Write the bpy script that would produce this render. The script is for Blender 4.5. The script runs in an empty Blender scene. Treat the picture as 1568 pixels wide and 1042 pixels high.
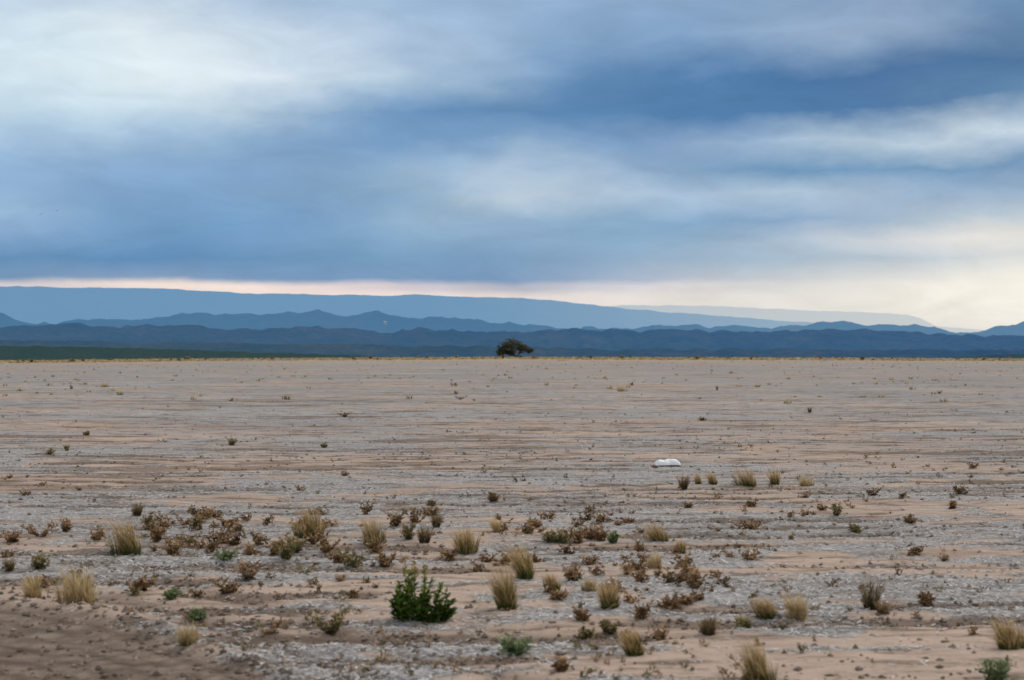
import bpy, math, numpy as np
from mathutils import Vector
R = np.random.RandomState(7)
scene = bpy.context.scene
scene.view_settings.view_transform = 'Standard'; scene.view_settings.look = 'None'; scene.view_settings.exposure = 0; scene.view_settings.gamma = 1
F = 2178.0; CAMH = 1.7; HZ = 545.0; CX = 784.0

# ---------------------------------------------------------------- helpers
def lin(c):
    c = [v/255.0 for v in c]
    return tuple([(v/12.92 if v <= 0.04045 else ((v+0.055)/1.055)**2.4) for v in c] + [1.0])

def hsh(ix, iy, seed):
    n = (ix.astype(np.int64)*374761393 + iy.astype(np.int64)*668265263 + seed*982451653) & 0xffffffff
    n = ((n ^ (n >> 13))*1274126177) & 0xffffffff
    n = n ^ (n >> 16)
    return (n & 0xffffff)/float(0xffffff)
def vnoise(x, y, seed=0):
    ix = np.floor(x); iy = np.floor(y); fx = x-ix; fy = y-iy
    fx = fx*fx*(3-2*fx); fy = fy*fy*(3-2*fy)
    a = hsh(ix, iy, seed); b = hsh(ix+1, iy, seed); c = hsh(ix, iy+1, seed); d = hsh(ix+1, iy+1, seed)
    return (a*(1-fx)+b*fx)*(1-fy)+(c*(1-fx)+d*fx)*fy
def fbm(x, y, oct=4, seed=0):
    s = 0; a = 1; t = 0
    for i in range(oct):
        s = s + a*vnoise(x*2**i+i*17.3, y*2**i+i*5.1, seed+i); t += a; a *= 0.5
    return s/t
def sstep(a, b, x):
    t = np.clip((x-a)/(b-a), 0, 1); return t*t*(3-2*t)

def mesh_np(name, V, Fc, mats, attrs=None, smooth=False, loc=(0, 0, 0)):
    V = np.asarray(V, dtype=np.float32); Fc = np.asarray(Fc, dtype=np.int32)
    me = bpy.data.meshes.new(name)
    k = Fc.shape[1]
    me.vertices.add(len(V)); me.vertices.foreach_set('co', V.ravel())
    me.loops.add(Fc.size); me.loops.foreach_set('vertex_index', Fc.ravel())
    me.polygons.add(len(Fc)); me.polygons.foreach_set('loop_start', np.arange(0, Fc.size, k, dtype=np.int32))
    me.polygons.foreach_set('use_smooth', np.full(len(Fc), smooth, dtype=bool))
    me.update(calc_edges=True)
    for an, av in (attrs or {}).items():
        at = me.attributes.new(an, 'FLOAT', 'POINT'); at.data.foreach_set('value', np.asarray(av, dtype=np.float32))
    for m in mats: me.materials.append(m)
    ob = bpy.data.objects.new(name, me); ob.location = loc
    scene.collection.objects.link(ob)
    return ob

class NT:
    def __init__(s, tree): s.t = tree; s.n = tree.nodes; s.l = tree.links; s.n.clear()
    def new(s, typ, **kw):
        n = s.n.new(typ)
        for k, v in kw.items(): setattr(n, k, v)
        return n
    def put(s, sock, v):
        if hasattr(v, 'is_linked') or isinstance(v, bpy.types.NodeSocket): s.l.new(v, sock)
        else: sock.default_value = v
    def math(s, op, a, b=0.0, clamp=False):
        n = s.new('ShaderNodeMath', operation=op, use_clamp=clamp); s.put(n.inputs[0], a); s.put(n.inputs[1], b); return n.outputs[0]
    def mix(s, f, a, b, blend='MIX'):
        n = s.new('ShaderNodeMix', data_type='RGBA', blend_type=blend); s.put(n.inputs[0], f); s.put(n.inputs[6], a); s.put(n.inputs[7], b); return n.outputs[2]
    def mr(s, v, a, b, c=0.0, d=1.0, typ='LINEAR'):
        n = s.new('ShaderNodeMapRange', interpolation_type=typ); s.put(n.inputs[0], v)
        for i, q in enumerate((a, b, c, d)): s.put(n.inputs[i+1], q)
        return n.outputs[0]
    def noise(s, vec, scale, detail=4, rough=0.55, dist=0.0):
        n = s.new('ShaderNodeTexNoise'); s.put(n.inputs['Vector'], vec); n.inputs['Scale'].default_value = scale
        n.inputs['Detail'].default_value = detail; n.inputs['Roughness'].default_value = rough; n.inputs['Distortion'].default_value = dist
        return n.outputs[0], n.outputs[1]
    def mapping(s, vec, scale=(1, 1, 1), loc=(0, 0, 0), rot=(0, 0, 0)):
        n = s.new('ShaderNodeMapping'); s.put(n.inputs[0], vec); n.inputs['Location'].default_value = loc
        n.inputs['Rotation'].default_value = rot; n.inputs['Scale'].default_value = scale; return n.outputs[0]
    def attr(s, name):
        n = s.new('ShaderNodeAttribute', attribute_name=name); return n.outputs['Fac']
    def ramp(s, v, stops, interp='LINEAR'):
        n = s.new('ShaderNodeValToRGB'); cr = n.color_ramp; cr.interpolation = interp
        while len(cr.elements) < len(stops): cr.elements.new(0.5)
        for e, (p, c) in zip(cr.elements, stops): e.position = p; e.color = c
        s.put(n.inputs[0], v); return n.outputs[0]
    def grey(s, v):
        n = s.new('ShaderNodeCombineXYZ'); [s.l.new(v, n.inputs[i]) for i in range(3)]; return n.outputs[0]

def material(name):
    m = bpy.data.materials.new(name); m.use_nodes = True
    nt = NT(m.node_tree); out = nt.new('ShaderNodeOutputMaterial'); return m, nt, out
def principled(nt, out, col, rough=0.9, normal=None, spec=0.15):
    p = nt.new('ShaderNodeBsdfPrincipled'); nt.put(p.inputs['Base Color'], col); nt.put(p.inputs['Roughness'], rough)
    p.inputs['Specular IOR Level'].default_value = spec
    if normal is not None: nt.l.new(normal, p.inputs['Normal'])
    nt.l.new(p.outputs[0], out.inputs[0]); return p

# ---------------------------------------------------------------- world sky
SUN_EL = math.radians(48); SUN_AZ = math.radians(55)   # azimuth from +Y toward +X
w = bpy.data.worlds.new("World"); scene.world = w; w.use_nodes = True
nt = NT(w.node_tree); wout = nt.new('ShaderNodeOutputWorld')
tc = nt.new('ShaderNodeTexCoord'); sep = nt.new('ShaderNodeSeparateXYZ'); nt.l.new(tc.outputs['Generated'], sep.inputs[0])
az = nt.math('ARCTAN2', sep.outputs[0], sep.outputs[1])
el = nt.math('ARCSINE', sep.outputs[2])
comb = nt.new('ShaderNodeCombineXYZ'); nt.l.new(az, comb.inputs[0]); nt.l.new(el, comb.inputs[1])
# clouds: direction coordinates warped by stretched noise
wn, wc = nt.noise(nt.mapping(comb.outputs[0], scale=(7.0, 16.0, 1), rot=(0, 0, 0.12)), 1.0, 3, 0.5)
wn2, wc2 = nt.noise(nt.mapping(comb.outputs[0], scale=(20.0, 50.0, 1), loc=(3, 7, 0), rot=(0, 0, 0.12)), 1.0, 4, 0.55)
sc = nt.new('ShaderNodeSeparateColor'); nt.l.new(wc, sc.inputs[0])
sc2 = nt.new('ShaderNodeSeparateColor'); nt.l.new(wc2, sc2.inputs[0])
amp = nt.mr(el, 0.045, 0.10, 0.15, 1.0)
du = nt.math('ADD', nt.math('MULTIPLY', nt.math('SUBTRACT', sc.outputs[0], 0.5), 0.14), nt.math('MULTIPLY', nt.math('SUBTRACT', sc2.outputs[0], 0.5), 0.06))
dv = nt.math('ADD', nt.math('MULTIPLY', nt.math('SUBTRACT', sc.outputs[1], 0.5), 0.026), nt.math('MULTIPLY', nt.math('SUBTRACT', sc2.outputs[1], 0.5), 0.022))
u = nt.math('ADD', az, nt.math('MULTIPLY', du, amp)); v = nt.math('ADD', el, nt.math('MULTIPLY', dv, amp))
cols = [0, 200, 400, 600, 800, 1000, 1200, 1400, 1568]
A0, A1 = math.atan(-CX/F), math.atan(CX/F)
rows = [
 (515, [(205,203,203),(205,203,203),(205,203,203),(205,203,203),(208,206,205),(212,209,206),(214,211,206),(218,214,206),(220,216,207)]),
 (455, [(215,205,200),(218,206,200),(220,205,198),(220,205,198),(214,204,200),(214,208,203),(214,210,204),(222,218,208),(228,223,212)]),
 (441, [(196,190,196),(226,210,202),(224,208,200),(200,190,194),(176,178,190),(204,200,202),(205,204,202),(220,216,208),(230,225,214)]),
 (427, [(112,143,175),(122,148,178),(115,144,176),(115,146,178),(124,150,180),(160,172,188),(186,192,197),(208,207,204),(228,224,213)]),
 (400, [(98,137,174),(92,133,173),(101,139,175),(112,147,179),(120,151,181),(140,164,187),(160,178,193),(180,191,200),(204,206,205)]),
 (370, [(128,160,193),(108,146,183),(110,147,184),(124,157,186),(130,159,188),(136,165,190),(170,184,198),(200,202,204),(214,212,207)]),
 (340, [(142,172,201),(116,153,188),(115,151,187),(136,165,191),(138,166,191),(126,158,187),(134,161,189),(162,180,197),(178,191,200)]),
 (300, [(138,168,199),(125,158,193),(121,154,187),(136,165,191),(174,191,205),(156,178,200),(162,182,200),(150,171,194),(140,163,187)]),
 (262, [(142,171,201),(132,163,195),(122,154,188),(136,165,192),(162,183,204),(132,160,188),(108,144,178),(110,145,177),(114,145,177)]),
 (218, [(160,186,209),(153,180,205),(127,158,188),(113,147,183),(117,150,184),(125,153,186),(153,176,199),(174,192,207),(184,198,210)]),
 (170, [(186,206,219),(190,209,221),(172,193,210),(115,149,184),(90,129,169),(82,122,164),(78,118,161),(80,116,156),(96,131,165)]),
 (120, [(196,214,224),(208,220,226),(202,214,223),(166,188,207),(108,142,178),(84,123,164),(72,111,154),(73,109,150),(76,110,148)]),
 (60,  [(192,210,222),(208,220,226),(194,209,221),(166,186,208),(136,163,192),(122,152,185),(138,162,190),(134,157,184),(96,126,161)]),
 (0,   [(168,187,209),(180,197,213),(168,188,209),(152,177,203),(142,168,198),(133,160,191),(126,153,184),(132,155,183),(110,139,170)]),
]
ufac = nt.mr(u, A0, A1, 0, 1)
cur = None; prev_e = None
for (yy, cs) in rows:
    st = [((math.atan((x-CX)/F)-A0)/(A1-A0), lin(c)) for x, c in zip(cols, cs)]
    rc = nt.ramp(ufac, st, 'CARDINAL')
    e = math.atan((HZ-yy)/F)
    if cur is None: cur = rc
    else: cur = nt.mix(nt.mr(v, prev_e, e, 0, 1, 'SMOOTHSTEP' if yy > 425 else 'LINEAR'), cur, rc)
    prev_e = e
wn3, _ = nt.noise(nt.mapping(comb.outputs[0], scale=(13.0, 42.0, 1), loc=(11, 2, 0), rot=(0, 0, 0.16)), 1.0, 6, 0.6, 0.6)
cloud = nt.mix(1.0, cur, nt.grey(nt.mr(wn3, 0.3, 0.7, 1.06, 1.24)), 'MULTIPLY')
bgc = nt.new('ShaderNodeBackground'); nt.l.new(cloud, bgc.inputs[0]); bgc.inputs[1].default_value = 1.0
sky = nt.new('ShaderNodeTexSky', sky_type='NISHITA'); sky.sun_disc = False; sky.sun_elevation = SUN_EL; sky.sun_rotation = SUN_AZ
sky.dust_density = 4.0
bgn = nt.new('ShaderNodeBackground'); nt.l.new(sky.outputs[0], bgn.inputs[0]); bgn.inputs[1].default_value = 0.08
on, _ = nt.noise(nt.mapping(tc.outputs['Generated'], scale=(2, 2, 4)), 1.0, 3, 0.55)
oc = nt.ramp(on, [(0.3, lin((185, 192, 202))), (0.7, lin((246, 243, 238)))])
bgo = nt.new('ShaderNodeBackground'); nt.l.new(oc, bgo.inputs[0]); bgo.inputs[1].default_value = 1.25
add = nt.new('ShaderNodeMixShader'); add.inputs[0].default_value = 0.8
nt.l.new(bgn.outputs[0], add.inputs[1]); nt.l.new(bgo.outputs[0], add.inputs[2])
mx = nt.new('ShaderNodeMixShader'); nt.l.new(nt.mr(el, 0.27, 0.50, 0, 1, 'SMOOTHSTEP'), mx.inputs[0])
nt.l.new(bgc.outputs[0], mx.inputs[1]); nt.l.new(add.outputs[0], mx.inputs[2]); nt.l.new(mx.outputs[0], wout.inputs[0])

sl = bpy.data.lights.new('sun', 'SUN'); sl.energy = 1.4; sl.angle = math.radians(22); sl.color = (1.0, 0.92, 0.83)
so = bpy.data.objects.new('sun', sl); scene.collection.objects.link(so)
d = Vector((math.sin(SUN_AZ)*math.cos(SUN_EL), math.cos(SUN_AZ)*math.cos(SUN_EL), math.sin(SUN_EL)))
so.rotation_euler = (-d).to_track_quat('-Z', 'Y').to_euler()

# ---------------------------------------------------------------- camera
cd = bpy.data.cameras.new('camera'); cam = bpy.data.objects.new('camera', cd); scene.collection.objects.link(cam)
cd.lens = 50; cd.sensor_width = 36; cd.clip_end = 80000; cd.clip_start = 0.1
PITCH = math.atan((HZ-521)/F)
cam.location = (0, 0, CAMH); cam.rotation_euler = (math.pi/2+PITCH, 0, 0)
cd.dof.use_dof = True; cd.dof.focus_distance = 24; cd.dof.aperture_fstop = 2.6
scene.camera = cam

# ---------------------------------------------------------------- ground
TROT = math.radians(1.2)
def track_mask(x, y):
    # vehicle track sweeping from the left to the near foreground
    cy = np.interp(x, [-30, -12, -6, -3.55, -2.7, -2.04, -1.3, -0.6, 1, 4], [13, 11.6, 10.4, 9.87, 9.30, 8.55, 7.6, 6.7, 4.9, 1.0])
    dd = (y-cy)*0.75 + 0.14*(fbm(x*1.2, y*1.2, 3, 77)-0.5)
    return sstep(0.09, -0.09, dd)*sstep(-3.6, -3.2, dd), dd
def ruts(x, dd):
    return (np.exp(-((dd-0.55)/0.14)**2)+0.8*np.exp(-((dd-1.2)/0.13)**2))*sstep(-4.2, -2.6, x)*(1-sstep(0.5, 2.0, x))
def furrow(x, y):
    # broken plough lines: 0..1, 1 = bottom of the furrow full of clods
    yr = y*math.cos(TROT)-x*math.sin(TROT)
    ph = 2*np.pi*yr/0.62 + 13*(fbm(x*0.25, y*0.5, 4, 3)-0.5)
    brk = sstep(0.44, 0.62, fbm(x*0.6+9, y*1.3, 4, 9))
    return np.clip(0.5-0.5*np.sin(ph), 0, 1)**1.6*brk
def terr(x, y):
    z = np.interp(x/np.maximum(y, 30), [-0.36, -0.2, 0, 0.2, 0.36], [-0.6, 0.35, 0.87, 0.6, 0.15])
    z = z*sstep(60, 600, y)
    near = 1-sstep(60, 120, y)
    t, dd = track_mask(x, y)
    fu = furrow(x, y)*(1-t)
    z = z - near*0.035*fu
    z = z + near*(0.06*(fbm(x*0.35, y*0.9, 4, 21)-0.5) + (0.035-0.005*t+0.04*fu)*(fbm(x*4, y*5, 3, 33)-0.5))
    z = z + 0.35*(fbm(x*0.02, y*0.02, 3, 44)-0.5)*sstep(40, 200, y)
    z = z - 0.03*t*near + near*t*0.02*np.sin(dd*2*np.pi/0.22)*fbm(x*2, y*2, 2, 15) + near*(0.03*np.exp(-((dd-0.12)/0.09)**2)) - 0.025*near*ruts(x, dd)
    drop = sstep(600, 1500, y)
    return z*(1-drop) - 60*drop
def litter(x, y):
    yr = y-x*math.tan(TROT)
    a = fbm(x*0.34+3, yr*0.7, 4, 51)
    b = fbm(x*1.6, yr*4.0, 3, 61)
    big = fbm(x*0.09+2, yr*0.12+4, 3, 71)
    m = (a-0.5)*1.0+(b-0.5)*0.7+(big-0.5)*1.0
    nearp = np.exp(-(((x+0.6)/1.7)**2+((y-9.9)/0.8)**2))+0.7*np.exp(-(((x-4.5)/1.2)**2+((y-9.6)/0.9)**2))
    m = m - 0.0 + 0.06*sstep(10.5, 13, y) - 0.17*(1-sstep(9.3, 11.5, y)) + 0.2*nearp
    t, _ = track_mask(x, y)
    return np.clip(m*6+0.5, 0, 1)*(1-t)
xs_half = 3*(np.exp(np.linspace(0, math.log(1+12000/3.0), 450))-1)
xs = np.concatenate([-xs_half[:0:-1], xs_half])
ys = np.concatenate([np.array([-3000, -1000, -300, -100, -40, -15, -5, -2, 0, 2, 3.5]), np.exp(np.linspace(math.log(4.5), math.log(60), 720)), np.exp(np.linspace(math.log(60.3), math.log(800), 320)), np.array([900, 1000, 1150, 1300, 1500, 2000, 4000, 9000, 20000, 45000])])
X, Y = np.meshgrid(xs, ys); X = X.ravel(); Y = Y.ravel()
Z = terr(X, Y); L = litter(X, Y); T, DD = track_mask(X, Y); RU = ruts(X, DD)
FU = furrow(X, Y)*(1-T)*(1-sstep(35, 80, Y))
ST = np.clip(0.5+0.5*np.sin(DD*2*np.pi/0.22+3*fbm(X, Y, 2, 4)), 0, 1)*T
nx = len(xs); ny = len(ys)
ii = (np.arange(ny-1)[:, None]*nx+np.arange(nx-1)[None, :]).ravel()
FQ = np.stack([ii, ii+1, ii+nx+1, ii+nx], 1)

m, nt, out = material('dry_soil')
geo = nt.new('ShaderNodeNewGeometry'); P = geo.outputs['Position']
lit = nt.attr('litter'); trk = nt.attr('track'); rut = nt.attr('rut'); stp = nt.attr('stripe'); fur = nt.attr('furrow')
ro = (0, 0, -TROT)
n1, _ = nt.noise(nt.mapping(P, scale=(0.35, 1.6, 1), rot=ro), 1.0, 5, 0.62)
n2, _ = nt.noise(nt.mapping(P, scale=(3, 7, 3), rot=ro), 1.0, 5, 0.65)
n3, _ = nt.noise(P, 28.0, 4, 0.7)
n4, _ = nt.noise(nt.mapping(P, scale=(0.05, 0.16, 1)), 1.0, 4, 0.6)
n5, _ = nt.noise(nt.mapping(P, scale=(1.1, 5.0, 1), loc=(5, 9, 0), rot=ro), 1.0, 6, 0.7, 0.3)
n6, _ = nt.noise(nt.mapping(P, scale=(0.16, 0.75, 1), loc=(15, 3, 0), rot=ro), 1.0, 7, 0.74, 0.3)
n7, _ = nt.noise(nt.mapping(P, scale=(0.13, 0.36, 1), loc=(1, 33, 0), rot=ro), 1.0, 8, 0.75)
sand = nt.ramp(n2, [(0.25, (0.29, 0.220, 0.174, 1)), (0.5, (0.41, 0.315, 0.252, 1)), (0.75, (0.48, 0.375, 0.305, 1))])
grey = nt.ramp(n3, [(0.28, (0.11, 0.102, 0.095, 1)), (0.48, (0.27, 0.265, 0.26, 1)), (0.68, (0.49, 0.49, 0.488, 1))])
lm = nt.math('ADD', lit, nt.math('MULTIPLY', nt.math('SUBTRACT', n2, 0.5), 1.4))
lm = nt.math('ADD', lm, nt.math('MULTIPLY', nt.math('SUBTRACT', n1, 0.5), 1.0))
lm = nt.mr(lm, 0.45, 0.85, 0, 0.88, 'SMOOTHSTEP')
c = nt.mix(lm, sand, grey)
sp = nt.new('ShaderNodeSeparateXYZ'); nt.l.new(P, sp.inputs[0])
# grey stubble strips and dark lines for clods, residue and painted-in clod shadow
midw = nt.mr(sp.outputs[1], 14, 40, 0.0, 1)
c = nt.mix(nt.math('MULTIPLY', nt.mr(n7, 0.46, 0.53, 0, 0.85), midw), c, nt.mix(n5, (0.18, 0.172, 0.165, 1), (0.41, 0.408, 0.41, 1)))
dk = nt.math('MULTIPLY', nt.mr(n5, 0.52, 0.61, 0, 0.85), nt.mr(n3, 0.3, 0.55, 0.35, 1.0))
c = nt.mix(dk, c, (0.12, 0.088, 0.065, 1))
dk2 = nt.math('MULTIPLY', nt.mr(n6, 0.53, 0.60, 0, 0.8), nt.mr(sp.outputs[1], 11, 24, 0.35, 1))
c = nt.mix(dk2, c, (0.145, 0.11, 0.084, 1))
fm = nt.mr(nt.math('ADD', fur, nt.math('MULTIPLY', nt.math('SUBTRACT', n2, 0.5), 0.9)), 0.25, 0.6, 0, 0.85)
c = nt.mix(fm, c, nt.mix(n3, (0.08, 0.06, 0.045, 1), (0.21, 0.16, 0.125, 1)))
c = nt.mix(nt.math('MULTIPLY', rut, nt.mr(n2, 0.35, 0.6, 0.4, 0.95)), c, (0.135, 0.10, 0.077, 1))
tcol = nt.ramp(nt.math('ADD', n2, nt.math('MULTIPLY', nt.math('SUBTRACT', stp, 0.5), 0.26)), [(0.28, (0.07, 0.054, 0.042, 1)), (0.52, (0.155, 0.12, 0.094, 1)), (0.78, (0.27, 0.21, 0.168, 1))])
c = nt.mix(nt.math('MULTIPLY', trk, 0.94), c, tcol)
c = nt.mix(1.0, c, nt.grey(nt.mr(n4, 0.3, 0.7, 0.86, 1.14)), 'MULTIPLY')
far = nt.math('MULTIPLY', nt.mr(sp.outputs[1], 230, 500, 0, 0.8), nt.mr(n4, 0.35, 0.6, 0.45, 1))
c = nt.mix(far, c, (0.45, 0.31, 0.16, 1))
bh = nt.math('ADD', nt.math('MULTIPLY', n3, 0.35), n2)
bp = nt.new('ShaderNodeBump'); bp.inputs['Strength'].default_value = 0.9; bp.inputs['Distance'].default_value = 0.04; nt.l.new(bh, bp.inputs['Height'])
principled(nt, out, c, 0.95, bp.outputs[0], 0.05)
ground = mesh_np('ground', np.stack([X, Y, Z], 1), FQ, [m], {'litter': L, 'track': T, 'rut': RU, 'stripe': ST, 'furrow': FU}, True)

def gpos(px, py):
    """world ground point for a bearing/depression pair measured from the viewpoint"""
    ry = -(py-521)/F; rx = (px-CX)/F
    dy = math.cos(PITCH)-ry*math.sin(PITCH); dz = math.sin(PITCH)+ry*math.cos(PITCH)
    t = CAMH/-dz
    for _ in range(3):
        z = float(terr(np.array([rx*t]), np.array([dy*t]))[0]); t = (CAMH-z)/-dz
    return rx*t, dy*t, z, t/F

# ---------------------------------------------------------------- plant materials
def plant_mat(name, stops_tip, dark=0.6, trans=0.25):
    m, nt, out = material(name)
    tip = nt.attr('tip'); rnd = nt.attr('rnd')
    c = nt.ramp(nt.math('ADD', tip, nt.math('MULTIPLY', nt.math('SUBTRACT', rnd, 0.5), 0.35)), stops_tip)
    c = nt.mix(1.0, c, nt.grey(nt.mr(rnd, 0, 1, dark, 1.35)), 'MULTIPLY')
    p = nt.new('ShaderNodeBsdfPrincipled'); nt.l.new(c, p.inputs['Base Color']); p.inputs['Roughness'].default_value = 0.8; p.inputs['Specular IOR Level'].default_value = 0.15
    tr = nt.new('ShaderNodeBsdfTranslucent'); nt.l.new(c, tr.inputs[0]); mxs = nt.new('ShaderNodeMixShader'); mxs.inputs[0].default_value = trans
    nt.l.new(p.outputs[0], mxs.inputs[1]); nt.l.new(tr.outputs[0], mxs.inputs[2]); nt.l.new(mxs.outputs[0], out.inputs[0]); return m
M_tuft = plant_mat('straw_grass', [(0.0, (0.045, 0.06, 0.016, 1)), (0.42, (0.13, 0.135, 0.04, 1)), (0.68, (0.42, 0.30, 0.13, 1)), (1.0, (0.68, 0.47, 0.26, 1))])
M_pale = plant_mat('pale_grass', [(0.0, (0.18, 0.14, 0.06, 1)), (0.4, (0.45, 0.34, 0.17, 1)), (1.0, (0.70, 0.54, 0.31, 1))])
M_darkg = plant_mat('dark_grass', [(0.0, (0.05, 0.045, 0.022, 1)), (0.5, (0.14, 0.10, 0.05, 1)), (1.0, (0.34, 0.23, 0.12, 1))])
M_weed = plant_mat('dry_weed_leaf', [(0.0, (0.09, 0.06, 0.028, 1)), (0.35, (0.18, 0.11, 0.05, 1)), (0.7, (0.29, 0.175, 0.085, 1)), (1.0, (0.42, 0.27, 0.15, 1))], 0.5)
M_olive = plant_mat('olive_weed_leaf', [(0.0, (0.08, 0.07, 0.03, 1)), (0.6, (0.22, 0.18, 0.075, 1)), (1.0, (0.38, 0.29, 0.15, 1))], 0.5)
M_green = plant_mat('green_leaf', [(0.0, (0.045, 0.08, 0.013, 1)), (0.45, (0.14, 0.22, 0.035, 1)), (0.72, (0.25, 0.26, 0.055, 1)), (1.0, (0.40, 0.22, 0.09, 1))], 0.5, 0.45)
M_sage = plant_mat('sage_leaf', [(0.0, (0.07, 0.10, 0.04, 1)), (1.0, (0.27, 0.32, 0.16, 1))], 0.6)

def blades(n, base_r, h, w=0.004, lean=0.5, droop=0.35, seg=4, rs=None, hv=0.35, wind=0.0):
    rs = rs or R
    a = rs.rand(n)*2*np.pi; r = base_r*np.sqrt(rs.rand(n)); bx = r*np.cos(a); by = r*np.sin(a)
    da = a+rs.randn(n)*0.7; H = h*(1-hv*rs.rand(n)); ln = lean*(0.15+0.85*rs.rand(n)); rn = rs.rand(n)
    wa = rs.rand(n)*np.pi
    V = np.zeros((n, seg+1, 2, 3)); tip = np.zeros((n, seg+1, 2))
    for k in range(seg+1):
        t = k/seg
        off = ln*H*(t*0.55+t*t*0.45); z = H*(t - droop*ln*t*t*t)
        cx = bx+np.cos(da)*off + wind*H*t*t; cy = by+np.sin(da)*off
        ww = w*(1-t)**0.6*0.5+0.0005
        for sgn, j in ((-1, 0), (1, 1)):
            V[:, k, j, 0] = cx+sgn*ww*np.cos(wa); V[:, k, j, 1] = cy+sgn*ww*np.sin(wa); V[:, k, j, 2] = z
        tip[:, k, :] = t
    b = (np.arange(n)*(seg+1)*2)[:, None]+np.arange(seg)[None, :]*2; b = b.ravel()
    Fc = np.stack([b, b+1, b+3, b+2], 1)
    return V.reshape(-1, 3), Fc, tip.ravel(), np.repeat(rn, (seg+1)*2)
def weed(h, wdt, nst, nleaf, ls=0.025, rs=None, up=0.5):
    rs = rs or R
    Vs = []; Fs = []; Ts = []; Rs = []; off = 0
    sh_a = rs.rand(nst)*2*np.pi
    for i in range(nst):
        L_ = h*(0.35+0.65*rs.rand()); sp = wdt*0.5*rs.rand()**0.6
        p0 = np.array([rs.randn()*0.01, rs.randn()*0.01, -0.01]); p2 = np.array([math.cos(sh_a[i])*sp, math.sin(sh_a[i])*sp, L_])
        p1 = (p0+p2)/2+np.array([0, 0, L_*0.12])+rs.randn(3)*0.02*h
        ts = np.linspace(0, 1, 5)[:, None]; C = (1-ts)**2*p0+2*ts*(1-ts)*p1+ts**2*p2
        aa = rs.rand()*np.pi; s = np.array([math.cos(aa), math.sin(aa), 0])*0.002
        V = np.stack([C-s, C+s], 1).reshape(-1, 3); b = np.arange(4)*2
        Vs.append(V); Fs.append(np.stack([b, b+1, b+3, b+2], 1)+off); Ts.append(np.full(10, 0.1)); Rs.append(np.full(10, rs.rand()*0.5)); off += 10
        nl = nleaf
        t = (0.15+0.85*rs.rand(nl)); t_ = t[:, None]; B = (1-t_)**2*p0+2*t_*(1-t_)*p1+t_**2*p2
        dr = rs.randn(nl, 3); dr[:, 2] = dr[:, 2]*0.6+up; dr /= np.linalg.norm(dr, axis=1)[:, None]
        sd = np.cross(dr, rs.randn(nl, 3)); sd /= np.linalg.norm(sd, axis=1)[:, None]
        l = (ls*(0.5+rs.rand(nl)))[:, None]; ww = l*(0.18+0.15*rs.rand(nl)[:, None])
        mid = B+dr*l*0.55+rs.randn(nl, 3)*l*0.15
        V = np.stack([B, mid-sd*ww, B+dr*l+rs.randn(nl, 3)*l*0.2, mid+sd*ww], 1).reshape(-1, 3)
        Vs.append(V); Fs.append(np.arange(nl*4).reshape(-1, 4)+off); Ts.append(np.repeat(t*0.7+0.3*rs.rand(nl), 4)); Rs.append(np.repeat(rs.rand(nl), 4)); off += nl*4
    return np.concatenate(Vs), np.concatenate(Fs), np.concatenate(Ts), np.concatenate(Rs)
def merge(parts):
    V = []; Fc = []; T = []; Rr = []; off = 0
    for v, f, t, r in parts: V.append(v); Fc.append(f+off); T.append(t); Rr.append(r); off += len(v)
    return np.concatenate(V), np.concatenate(Fc), np.concatenate(T), np.concatenate(Rr)
def put_plant(name, parts, mat, loc):
    V, Fc, T, Rr = parts
    return mesh_np(name, V, Fc, [mat], {'tip': T, 'rnd': Rr}, False, loc)

tufts = [(198,849,50,42,0),(478,822,44,44,0),(571,836,40,38,0),(713,852,44,38,0),(804,886,52,38,0),(776,933,62,44,0),(931,932,44,32,0),(1008,836,36,30,0),(1043,848,20,18,0),(1005,872,26,22,1),
 (1145,746,32,30,0),(1186,743,26,20,0),(1092,742,18,16,0),(1070,742,16,12,0),(1235,744,16,26,1),(1175,946,30,34,0),(1222,952,44,28,1),(973,1003,40,36,0),(1160,1046,60,48,0),(1545,994,46,46,0),
 (122,924,56,66,1),(53,916,34,26,1),(290,985,30,44,1),(951,600,12,18,1),(160,593,9,16,1),(845,905,26,20,0),(762,815,20,16,1),(905,905,20,24,1),(1120,572,6,10,1),(860,553,5,22,1)]
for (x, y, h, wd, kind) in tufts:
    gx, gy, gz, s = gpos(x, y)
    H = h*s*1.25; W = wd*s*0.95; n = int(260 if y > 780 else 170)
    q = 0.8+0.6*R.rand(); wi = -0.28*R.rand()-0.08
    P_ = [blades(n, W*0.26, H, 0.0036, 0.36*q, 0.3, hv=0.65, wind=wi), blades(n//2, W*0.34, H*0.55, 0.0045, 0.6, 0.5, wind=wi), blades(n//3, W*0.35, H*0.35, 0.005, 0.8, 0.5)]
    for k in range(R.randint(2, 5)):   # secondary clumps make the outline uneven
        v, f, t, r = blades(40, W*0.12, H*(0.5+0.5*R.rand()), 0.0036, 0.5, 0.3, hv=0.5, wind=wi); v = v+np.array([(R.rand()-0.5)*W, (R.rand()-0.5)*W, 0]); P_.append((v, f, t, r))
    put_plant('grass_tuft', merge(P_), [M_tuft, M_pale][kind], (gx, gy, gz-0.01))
for (x, y, h, wd) in [(1334,934,56,40),(1352,948,34,26),(1047,750,28,22),(650,832,34,30),(1085,972,32,34),(210,790,24,20),(668,808,26,20),(102,690,11,10),(1240,632,10,8),(15,876,26,20)]:
    gx, gy, gz, s = gpos(x, y)
    put_plant('dark_grass_clump', merge([blades(150, wd*s*0.25, h*s*1.1, 0.004, 0.55, 0.2, hv=0.6), weed(h*s*0.8, wd*s, 10, 14, 0.02)]), M_darkg, (gx, gy, gz-0.01))

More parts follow.
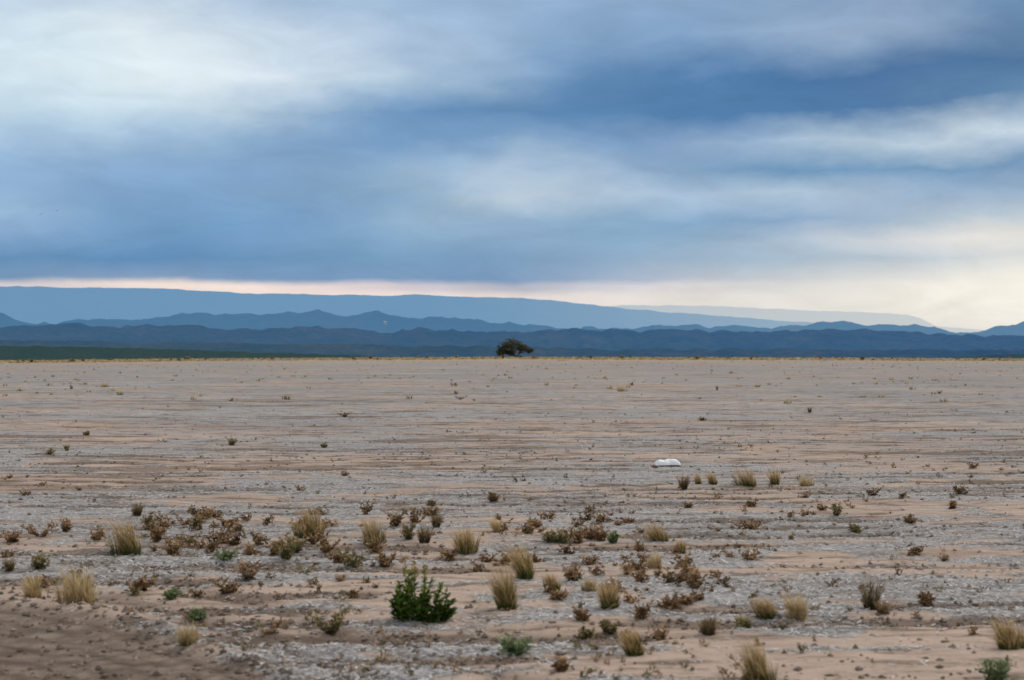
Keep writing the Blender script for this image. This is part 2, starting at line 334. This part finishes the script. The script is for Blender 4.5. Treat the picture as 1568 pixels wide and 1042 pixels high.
# --- green shrub: upright feathery plumes of differing height, tallest on the left
gx, gy, gz, s = gpos(640, 951)
pr = []
rs = np.random.RandomState(5)
for (ox, oy, hh, lx) in [(-30,0,92,-6),(-22,3,100,-2),(-14,0,84,4),(-6,4,98,0),(2,0,88,6),(9,3,94,4),(14,-2,70,12),(22,2,60,16),(30,0,48,20),(36,3,40,24),(26,-5,34,22),(-34,2,62,-8),(-26,-5,54,-6),(-8,-6,58,-2),(6,-6,44,8),(18,-6,30,18),(-16,-8,36,-10),(42,0,26,24)]:
    hh = hh*(0.93+0.14*rs.rand())
    v, f, t, r = weed(hh*s*1.05, 9*s, 3, 46, 0.024, rs, 1.1)
    z = v[:, 2].copy(); fz = np.clip(z/(hh*s), 0, 1)
    jit = rs.randn(len(v)//1, 2)*0.0
    v = v+np.array([ox*s*0.9, oy*s*1.3, 0]); v[:, 0] += lx*s*fz**1.3
    w_ = 1.35-0.75*fz; cx0 = ox*s*0.9+lx*s*fz**1.3; v[:, 0] = cx0+(v[:, 0]-cx0)*w_*1.5; v[:, 1] = oy*s*1.3+(v[:, 1]-oy*s*1.3)*w_*1.5
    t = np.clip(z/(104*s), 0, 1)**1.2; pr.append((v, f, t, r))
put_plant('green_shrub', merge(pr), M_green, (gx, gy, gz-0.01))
for (x, y, h, wd, M) in [(790,1004,30,62,M_sage),(1524,1048,44,46,M_sage),(303,952,20,26,M_sage),(345,856,14,40,M_sage),(262,918,16,22,M_sage),(625,826,26,24,M_olive),(940,832,22,18,M_sage),(845,830,16,36,M_olive),(440,858,38,50,M_olive),(935,970,22,34,M_olive),(660,776,10,14,M_olive),(355,682,12,20,M_olive),(1030,548,5,8,M_olive)]:
    gx, gy, gz, s = gpos(x, y)
    put_plant('low_green_weed', weed(h*s, wd*s*1.1, 22, 30, 0.024, None, 0.7), M, (gx, gy, gz-0.01))
dw = [(60,822,24,46),(150,828,20,24),(265,852,26,24),(300,812,26,16),(325,836,44,50),(350,808,22,24),(378,888,32,34),(500,846,34,36),(540,872,38,40),(560,788,24,30),(590,868,26,24),(605,806,24,26),
 (690,858,22,20),(755,768,14,14),(862,832,28,50),(905,826,26,40),(820,808,14,16),(60,872,26,30),(215,905,24,34),(412,980,34,26),(506,972,36,38),(582,980,18,22),(890,950,18,18),(896,978,16,26),
 (876,890,24,26),(852,918,20,26),(980,892,22,22),(985,946,26,30),(1025,934,28,34),(1048,928,18,20),(1140,962,16,20),(1146,812,18,40),(1282,790,20,14),(1150,776,10,10),(1055,778,12,12),(1392,802,14,18),
 (1420,928,26,16),(692,592,8,8),(1098,598,8,7),(75,697,10,14),(132,667,8,8),(496,686,8,8),(230,812,30,18),(395,835,26,22),(240,830,30,20),(860,1026,16,14),(540,915,12,10),(480,835,30,24),(1310,815,14,16),(705,612,8,14),(528,638,7,16),(1076,644,6,12),(1460,780,14,10),
 (100,815,22,20),(345,835,28,30),(420,850,26,26),(455,846,30,28),(520,862,28,30),(575,850,26,26),(635,800,20,24),(660,790,18,20),(285,838,22,24),(20,830,18,22),(885,832,24,26),(920,828,18,22)]
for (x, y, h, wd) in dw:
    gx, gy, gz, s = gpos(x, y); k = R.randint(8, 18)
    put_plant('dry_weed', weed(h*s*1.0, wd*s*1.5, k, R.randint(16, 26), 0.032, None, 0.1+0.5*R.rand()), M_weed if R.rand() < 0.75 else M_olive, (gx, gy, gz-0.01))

# --- mass of small dry plants, one mesh each
def scatter_area(n, d0, d1, power, half=0.45):
    u_ = R.rand(n); q = 1-power
    D = (d0**q+(d1**q-d0**q)*u_)**(1/q) if abs(q) > 1e-6 else d0*(d1/d0)**u_
    return (R.rand(n)*2-1)*(half*D+1.5), D
def mass(name, n, d0, d1, power, maker, mat, filt=None, nvar=8, smin=0.5, smax=1.2, half=0.45):
    vars_ = [maker() for _ in range(nvar)]
    x, y = scatter_area(n, d0, d1, power, half)
    if filt is not None: k = R.rand(n) < filt(x, y); x = x[k]; y = y[k]
    z = terr(x, y); pr = []
    idx = R.randint(0, nvar, len(x)); sc_ = smin+(smax-smin)*R.rand(len(x))**2.2; an = R.rand(len(x))*2*np.pi
    for vi in range(nvar):
        v, f, t, r = vars_[vi]; k = np.where(idx == vi)[0]
        if len(k) == 0: continue
        ca = np.cos(an[k])[:, None]; sa = np.sin(an[k])[:, None]; S = sc_[k][:, None]
        VX = (v[None, :, 0]*ca-v[None, :, 1]*sa)*S+x[k][:, None]; VY = (v[None, :, 0]*sa+v[None, :, 1]*ca)*S+y[k][:, None]; VZ = v[None, :, 2]*S+z[k][:, None]-0.005
        VV = np.stack([VX, VY, VZ], 2).reshape(-1, 3)
        FF = (f[None]+(np.arange(len(k))*len(v))[:, None, None]).reshape(-1, 4)
        pr.append((VV, FF, np.tile(t, len(k)), np.clip(np.tile(r, len(k))+np.repeat(R.rand(len(k))-0.5, len(v))*0.6, 0, 1)))
    V, Fc, T_, R_ = merge(pr)
    return mesh_np(name, V, Fc, [mat], {'tip': T_, 'rnd': R_})
clump = lambda x, y: 0.05+0.95*sstep(0.53, 0.64, fbm(x*0.5, y*0.5, 3, 91))
fclump = lambda x, y: 0.25+0.75*sstep(0.48, 0.6, fbm(x*0.08, y*0.06, 3, 191))
notrk = lambda x, y: (1-track_mask(x, y)[0])
band = lambda x, y: notrk(x, y)*(0.10+0.90*sstep(0.48, 0.62, fbm(x*0.9, y*0.7, 3, 95)))*np.where((y > 10.2) & (y < 15.5) & (x < 2.2), 1.0, 0.12)
mass('dry_weed_patch', 2500, 7.2, 22, 0.4, lambda: weed(0.085, 0.19, R.randint(5, 11), 15, 0.028, None, 0.3), M_weed, band, 12, 0.3, 1.4)
mass('small_sprigs', 2600, 7.0, 60, 1.5, lambda: weed(0.045, 0.08, 4, 7, 0.016, None, 0.3), M_weed, lambda x, y: notrk(x, y)*clump(x, y), 8, 0.4, 1.4)
mass('olive_sprigs', 1500, 7.0, 60, 1.4, lambda: weed(0.05, 0.08, 4, 8, 0.018), M_olive, lambda x, y: notrk(x, y)*clump(x, y), 6, 0.4, 1.6)
mass('scattered_dark_tufts', 380, 50, 500, 0.3, lambda: weed(0.15, 0.24, 6, 9, 0.06), M_olive, clump, 6, 0.3, 1.4)
mass('scattered_pale_tufts', 4200, 50, 620, 0.15, lambda: blades(14, 0.12, 0.19, 0.03, 0.6, 0.3, 2), M_pale, fclump, 6, 0.3, 1.5, 0.42)
mass('crest_grass', 10000, 400, 615, -0.8, lambda: blades(10, 0.5, 0.42, 0.09, 0.8, 0.3, 2), M_pale, None, 6, 0.4, 1.9, 0.42)
mass('crest_scrub', 260, 420, 610, 0.0, lambda: weed(0.7, 1.3, 8, 14, 0.3), M_olive, None, 5, 0.4, 1.5, 0.42)

# --- straw litter
n = 420000
x, y = scatter_area(n, 6.8, 60, 1.15, 0.44)
lt = litter(x, y)
k = R.rand(n) < (lt**1.3*0.95+0.03)*(0.3+0.7*sstep(0.42, 0.58, fbm(x*5, y*9, 3, 88)))*notrk(x, y)
x = x[k]; y = y[k]; n = len(x); z = terr(x, y)+0.003+0.006*R.rand(n)
a = R.randn(n)*0.9; ln = 0.018+0.055*R.rand(n)**2.5; wdd = 0.0017+0.0025*R.rand(n); ti = R.randn(n)*0.15
dx = np.cos(a)*ln/2; dy = np.sin(a)*ln/2; dz = ti*ln/2; px_ = -np.sin(a)*wdd; py_ = np.cos(a)*wdd
V = np.stack([np.stack([x-dx-px_, y-dy-py_, z-dz], 1), np.stack([x+dx-px_, y+dy-py_, z+dz], 1), np.stack([x+dx+px_, y+dy+py_, z+dz+0.001], 1), np.stack([x-dx+px_, y-dy+py_, z-dz+0.001], 1)], 1).reshape(-1, 3)
m, nt, out = material('weathered_straw')
c = nt.ramp(nt.attr('rnd'), [(0.0, (0.10, 0.085, 0.07, 1)), (0.3, (0.265, 0.25, 0.235, 1)), (0.7, (0.49, 0.482, 0.475, 1)), (1.0, (0.69, 0.68, 0.67, 1))])
principled(nt, out, c, 0.8)
mesh_np('straw_litter', V, np.arange(4*n).reshape(-1, 4), [m], {'rnd': np.repeat(R.rand(n), 4)})
# --- soil clods
n = 130000
x, y = scatter_area(n, 6.8, 45, 1.2, 0.44)
tm, dd = track_mask(x, y)
k = R.rand(n) < np.clip(0.03+1.2*furrow(x, y)*(1-tm)+0.22*tm*(fbm(x*2, y*2, 2, 5) > 0.5)+0.4*ruts(x, dd)+0.6*np.exp(-((dd-0.05)/0.15)**2)*(x < 1), 0, 1)
x = x[k]; y = y[k]; n = len(x); z = terr(x, y)
oc_ = np.array([[1, 0, 0], [0, 1, 0], [-1, 0, 0], [0, -1, 0], [0, 0, 1], [0, 0, -1], ], float)
of = np.array([[0, 1, 4], [1, 2, 4], [2, 3, 4], [3, 0, 4], [1, 0, 5], [2, 1, 5], [3, 2, 5], [0, 3, 5]])
S = (0.005+0.022*R.rand(n)**3)[:, None, None]
V = oc_[None]*S*(0.6+0.8*R.rand(n, 6, 1))+R.randn(n, 6, 3)*S*0.15
V[:, :, 2] *= 0.7; V[:, :, 0] += x[:, None]; V[:, :, 1] += y[:, None]; V[:, :, 2] += z[:, None]+S[:, :, 0]*0.2
m, nt, out = material('clod_soil')
c = nt.ramp(nt.attr('rnd'), [(0.0, (0.10, 0.077, 0.059, 1)), (0.6, (0.19, 0.147, 0.115, 1)), (1.0, (0.34, 0.262, 0.207, 1))])
principled(nt, out, c, 0.95)
mesh_np('soil_clods', V.reshape(-1, 3), (of[None]+(np.arange(n)*6)[:, None, None]).reshape(-1, 3), [m], {'rnd': np.repeat(R.rand(n), 6)})

# --- white plastic litter lying in the field: crumpled flattened sheet
gx, gy, gz, s = gpos(1022, 715)
a_ = np.linspace(-1, 1, 41); b_ = np.linspace(-1, 1, 17); U, W_ = np.meshgrid(a_, b_)
def shell(sign):
    prof = np.sqrt(np.clip(1-np.abs(U)**6, 0, 1))*np.sqrt(np.clip(1-W_**2, 0, 1))
    hgt = 0.085*prof*(0.6+0.7*fbm(U*4.2+4, W_*1.8, 4, 201))
    return np.stack([U*0.20+0.03*(fbm(U*4, W_*3, 2, 7)-0.5), W_*0.07*(0.7+0.7*fbm(U*3, W_*0+1, 2, 9)), np.where(sign > 0, hgt, -0.01*prof)], 2).reshape(-1, 3)
V = np.concatenate([shell(1), shell(-1)]); ii = (np.arange(16)[:, None]*41+np.arange(40)[None, :]).ravel(); f1 = np.stack([ii, ii+1, ii+42, ii+41], 1)
m, nt, out = material('white_plastic'); tcn = nt.new('ShaderNodeTexCoord')
nn, _ = nt.noise(tcn.outputs['Object'], 30, 4); principled(nt, out, nt.mix(nt.mr(nn, 0.5, 0.75), (0.85, 0.86, 0.87, 1), (0.6, 0.57, 0.53, 1)), 0.5, None, 0.4)
o = mesh_np('crumpled_plastic_bag', V, np.concatenate([f1, f1[:, ::-1]+len(V)//2]), [m], None, True, (gx, gy, gz+0.03)); o.rotation_euler[2] = 0.1

# ---------------------------------------------------------------- lone tree
tx = (788-CX)/F*585; ty = 585.0; tz = float(terr(np.array([tx]), np.array([ty]))[0])
root = bpy.data.objects.new('algarrobo_tree', None); scene.collection.objects.link(root); root.location = (tx, ty, tz-0.1)
rs = np.random.RandomState(12)
bv = []; bf = []
def limb(pts, r0, r1, sides=7):
    pts = np.array(pts, float); n_ = len(pts); off = sum(len(q) for q in bv); V = []
    for i, p in enumerate(pts):
        r = r0+(r1-r0)*i/(n_-1); tdir = pts[min(i+1, n_-1)]-pts[max(i-1, 0)]; tdir /= np.linalg.norm(tdir)
        a1 = np.cross(tdir, [0.3, 1, 0.1]); a1 /= np.linalg.norm(a1); a2 = np.cross(tdir, a1)
        for k in range(sides): an = 2*np.pi*k/sides; V.append(p+r*(a1*math.cos(an)+a2*math.sin(an)))
    bv.append(np.array(V))
    for i in range(n_-1):
        for k in range(sides): k2 = (k+1) % sides; bf.append([off+i*sides+k, off+i*sides+k2, off+(i+1)*sides+k2, off+(i+1)*sides+k])
blobs = [(-3.6,0,4.7,2.8,2.6,2.6),(-1.2,0.5,5.7,2.6,2.6,2.2),(-4.8,-0.5,3.0,2.3,2.2,1.8),(-1.8,-0.6,3.4,2.6,2.4,1.8),(1.8,0,5.0,2.3,2.3,1.6),(4.2,0.3,4.1,2.2,2.2,1.4),(6.0,-0.2,3.0,1.5,1.6,1.0),(2.8,-1,3.8,1.4,1.8,1.0),(-5.9,0.4,1.8,1.3,1.4,1.1),(-1.8,1.0,1.9,1.5,1.4,1.0)]
limb([(0.4,0,-0.3),(0.2,0,0.7),(-0.3,0.1,1.5)], 0.50, 0.38)
limb([(0.6,0,-0.2),(1.1,0,0.8),(1.9,0.1,1.9)], 0.40, 0.28)
lv = []; ln_ = []
for (bx, by, bz, rx, ry, rz) in blobs:
    st = (-0.3, 0.1, 1.4) if bx < 1 else (1.8, 0.1, 1.8)
    limb([st, ((st[0]+bx)/2+rs.randn()*0.2, by/2, (st[2]+bz)/2-0.1), (bx, by, bz)], 0.24, 0.08, 6)
    for j in range(5):
        q = rs.randn(3); q /= np.linalg.norm(q); limb([(bx, by, bz), (bx+q[0]*rx*0.5, by+q[1]*ry*0.5, bz+q[2]*rz*0.4+0.1), (bx+q[0]*rx*0.9, by+q[1]*ry*0.9, bz+q[2]*rz*0.85)], 0.08, 0.02, 4)
    nc = int(24*rx)
    for j in range(nc):
        q = rs.randn(3); q /= np.linalg.norm(q); rr = (0.5+0.65*rs.rand()); cc = np.array([bx+q[0]*rx*rr, by+q[1]*ry*rr, bz+q[2]*rz*rr])
        if cc[2] < 0.3: continue
        nl = 30; pc = cc+rs.randn(nl, 3)*np.array([0.34, 0.34, 0.22]); dr = rs.randn(nl, 3); dr /= np.linalg.norm(dr, axis=1)[:, None]; sd = np.cross(dr, rs.randn(nl, 3)); sd /= np.linalg.norm(sd, axis=1)[:, None]
        l = 0.12+0.16*rs.rand(nl, 1); lv.append(np.stack([pc-dr*l, pc-sd*l*0.4, pc+dr*l, pc+sd*l*0.4], 1).reshape(-1, 3)); ln_.append(np.full(nl*4, rs.rand()))
m, nt, out = material('bark'); tcn = nt.new('ShaderNodeTexCoord'); nn, _ = nt.noise(nt.mapping(tcn.outputs['Object'], scale=(3, 3, 0.8)), 4, 5); principled(nt, out, nt.mix(nn, (0.04, 0.03, 0.022, 1), (0.13, 0.10, 0.075, 1)), 0.95)
tr = mesh_np('trunk_and_limbs', np.concatenate(bv), bf, [m], None, True); tr.parent = root
M_tree = plant_mat('tree_leaf', [(0.0, (0.05, 0.06, 0.035, 1)), (1.0, (0.13, 0.135, 0.065, 1))], 0.5, 0.2)
V = np.concatenate(lv); cr = mesh_np('crown', V, np.arange(len(V)).reshape(-1, 4), [M_tree], {'tip': np.clip(V[:, 2]/8, 0, 1), 'rnd': np.concatenate(ln_)}); cr.parent = root

# ---------------------------------------------------------------- distant hills
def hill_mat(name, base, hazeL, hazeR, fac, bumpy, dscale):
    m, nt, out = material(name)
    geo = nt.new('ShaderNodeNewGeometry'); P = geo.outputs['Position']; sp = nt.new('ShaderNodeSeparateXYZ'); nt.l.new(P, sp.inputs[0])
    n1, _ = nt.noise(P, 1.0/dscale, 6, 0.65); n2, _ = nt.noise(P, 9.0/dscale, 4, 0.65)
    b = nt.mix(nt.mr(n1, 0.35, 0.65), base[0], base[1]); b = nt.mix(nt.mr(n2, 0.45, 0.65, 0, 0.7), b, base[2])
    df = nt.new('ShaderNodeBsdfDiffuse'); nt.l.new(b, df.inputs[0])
    # aerial perspective: haze painted onto the hill surface as its own glow
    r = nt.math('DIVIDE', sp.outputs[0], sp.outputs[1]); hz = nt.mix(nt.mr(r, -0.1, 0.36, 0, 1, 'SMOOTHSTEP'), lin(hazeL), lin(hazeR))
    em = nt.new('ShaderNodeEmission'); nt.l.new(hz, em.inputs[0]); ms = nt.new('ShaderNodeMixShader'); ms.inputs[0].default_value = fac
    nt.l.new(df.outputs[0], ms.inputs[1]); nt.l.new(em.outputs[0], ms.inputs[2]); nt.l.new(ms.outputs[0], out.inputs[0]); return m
def hills(name, D, Tk, prof, mat, rough, spur, seed, z0=-70, n=1100, rowsn=60, nf=2.2):
    px = np.array([p[0] for p in prof], float); py = np.array([p[1] for p in prof], float)
    t = np.linspace(-0.75, 0.75, n); X0 = t*F+CX
    c = np.interp(X0, px, py); kk = np.exp(-np.linspace(-2, 2, 5)**2); c = np.convolve(np.pad(c, 2, 'edge'), kk/kk.sum(), 'valid')
    rg = 1-np.abs(2*fbm(X0/42.0, X0*0+seed, 4, seed)-1)
    c = c - rough*(rg-0.75)*3.0 - rough*0.25*(vnoise(X0/5.0, X0*0+seed, seed+5)-0.5)
    zc = CAMH+(HZ-c)/F*D
    s = np.concatenate([np.linspace(-1, 0, rowsn), np.linspace(0.05, 0.6, 6)])
    TT, SS = np.meshgrid(t, s); ZC = np.tile(zc, (len(s), 1)); YY = D+SS*Tk; XX = TT*D
    prof_s = np.where(SS <= 0, (1+SS)**nf*0.75+(1+SS)*0.25, np.clip(1-SS*1.5, 0, 1))
    hh = z0+(ZC-z0)*prof_s
    rid = 1-np.abs(2*fbm(XX/(D*0.035), YY/(Tk*0.35)+seed, 5, seed+31)-1)
    am = np.clip(-SS, 0, 1)**0.7*(1+SS)**0.3
    hh = hh-(ZC-z0)*spur*am*np.clip((1-rid)*2.6, 0, 1)
    V = np.stack([XX, YY, hh], 2).reshape(-1, 3)
    ii = (np.arange(len(s)-1)[:, None]*n+np.arange(n-1)[None, :]).ravel(); Fc = np.stack([ii, ii+1, ii+n+1, ii+n], 1)
    return mesh_np(name, V, Fc, [mat], None, True)
veg = ((0.05, 0.07, 0.04, 1), (0.14, 0.13, 0.095, 1), (0.025, 0.04, 0.025, 1))
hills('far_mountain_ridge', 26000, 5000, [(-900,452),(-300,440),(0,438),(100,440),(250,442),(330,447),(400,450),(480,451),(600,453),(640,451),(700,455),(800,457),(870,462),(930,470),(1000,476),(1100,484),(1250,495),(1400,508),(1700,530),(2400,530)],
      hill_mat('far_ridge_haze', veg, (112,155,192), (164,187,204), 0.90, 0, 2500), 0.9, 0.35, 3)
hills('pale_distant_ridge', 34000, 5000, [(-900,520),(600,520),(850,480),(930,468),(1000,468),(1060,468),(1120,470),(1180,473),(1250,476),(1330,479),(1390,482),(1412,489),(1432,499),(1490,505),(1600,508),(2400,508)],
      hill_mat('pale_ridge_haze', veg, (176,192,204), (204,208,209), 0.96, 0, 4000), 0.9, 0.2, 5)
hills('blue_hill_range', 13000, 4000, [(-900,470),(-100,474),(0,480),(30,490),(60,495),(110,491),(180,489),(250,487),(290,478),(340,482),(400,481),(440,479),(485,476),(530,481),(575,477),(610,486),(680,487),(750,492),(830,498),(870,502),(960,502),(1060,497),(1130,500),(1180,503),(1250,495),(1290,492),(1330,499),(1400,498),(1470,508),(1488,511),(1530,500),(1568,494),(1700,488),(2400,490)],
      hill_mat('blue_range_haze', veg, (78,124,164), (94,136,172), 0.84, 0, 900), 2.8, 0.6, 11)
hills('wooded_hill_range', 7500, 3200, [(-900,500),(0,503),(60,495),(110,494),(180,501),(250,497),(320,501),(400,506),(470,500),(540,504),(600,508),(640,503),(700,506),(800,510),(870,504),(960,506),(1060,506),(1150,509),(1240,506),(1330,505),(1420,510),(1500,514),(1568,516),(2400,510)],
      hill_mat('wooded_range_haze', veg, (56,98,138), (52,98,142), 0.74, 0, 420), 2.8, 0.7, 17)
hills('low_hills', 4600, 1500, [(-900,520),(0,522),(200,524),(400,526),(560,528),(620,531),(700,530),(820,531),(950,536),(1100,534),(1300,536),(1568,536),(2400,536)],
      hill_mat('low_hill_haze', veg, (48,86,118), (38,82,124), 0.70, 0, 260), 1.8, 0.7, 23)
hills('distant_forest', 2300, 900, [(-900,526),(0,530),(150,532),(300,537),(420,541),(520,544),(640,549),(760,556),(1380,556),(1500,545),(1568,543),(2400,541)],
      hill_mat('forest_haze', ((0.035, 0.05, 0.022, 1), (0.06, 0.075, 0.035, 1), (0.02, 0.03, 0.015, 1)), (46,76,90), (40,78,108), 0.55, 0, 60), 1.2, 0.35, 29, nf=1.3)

# small white farmhouse on a hill flank
D = 9400.0; hx = (589.5-CX)/F*D; hz_ = CAMH+(HZ-497)/F*D
root = bpy.data.objects.new('white_farmhouse', None); scene.collection.objects.link(root); root.location = (hx, D, hz_)
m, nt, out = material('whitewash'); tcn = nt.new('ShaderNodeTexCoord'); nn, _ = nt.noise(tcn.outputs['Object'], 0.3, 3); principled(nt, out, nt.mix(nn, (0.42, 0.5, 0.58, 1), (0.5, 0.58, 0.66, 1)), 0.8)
m2, nt, out = material('house_dark'); principled(nt, out, (0.1, 0.12, 0.14, 1), 0.6)
def box(name, sx, sy, sz, cx, cy, cz, mat):
    v = np.array([[i, j, k] for k in (-.5, .5) for j in (-.5, .5) for i in (-.5, .5)])*[sx, sy, sz]+[cx, cy, cz]
    o = mesh_np(name, v, [[0, 2, 3, 1], [4, 5, 7, 6], [0, 1, 5, 4], [2, 6, 7, 3], [0, 4, 6, 2], [1, 3, 7, 5]], [mat]); o.parent = root; return o
box('walls', 17, 12, 20, 0, 0, 6, m)
o = mesh_np('roof', [[-9, -7, 16.01], [9, -7, 16.01], [9, 7, 16.01], [-9, 7, 16.01], [-9, 0, 20], [9, 0, 20]], [[0, 1, 5, 4], [2, 3, 4, 5]], [m]); o.parent = root
for i in (-5, 0, 5): box('window', 2.0, 0.3, 3.0, i, -6.16, 11, m2)

# two birds far off, wings spread
m, nt, out = material('bird_feathers'); principled(nt, out, (0.03, 0.03, 0.035, 1), 0.7)
for (x, y) in ((62, 328), (86, 323)):
    D = 190.0
    v = [[0, -.25, 0], [.05, 0, .04], [0, .22, .02], [-.05, 0, .04], [.28, .05, .14], [.55, -.06, .08], [.25, -.1, .12], [-.28, .05, .14], [-.55, -.06, .08], [-.25, -.1, .12], [0, 0, -.05], [.06, -.36, .01], [-.06, -.36, .01]]
    f = [[0, 1, 3], [1, 2, 3], [0, 10, 1], [1, 10, 2], [2, 10, 3], [3, 10, 0], [1, 4, 6], [4, 5, 6], [3, 9, 7], [7, 9, 8], [0, 11, 12]]
    mesh_np('bird', v, f, [m], None, False, ((x-CX)/F*D, D, CAMH+(HZ-y)/F*D))
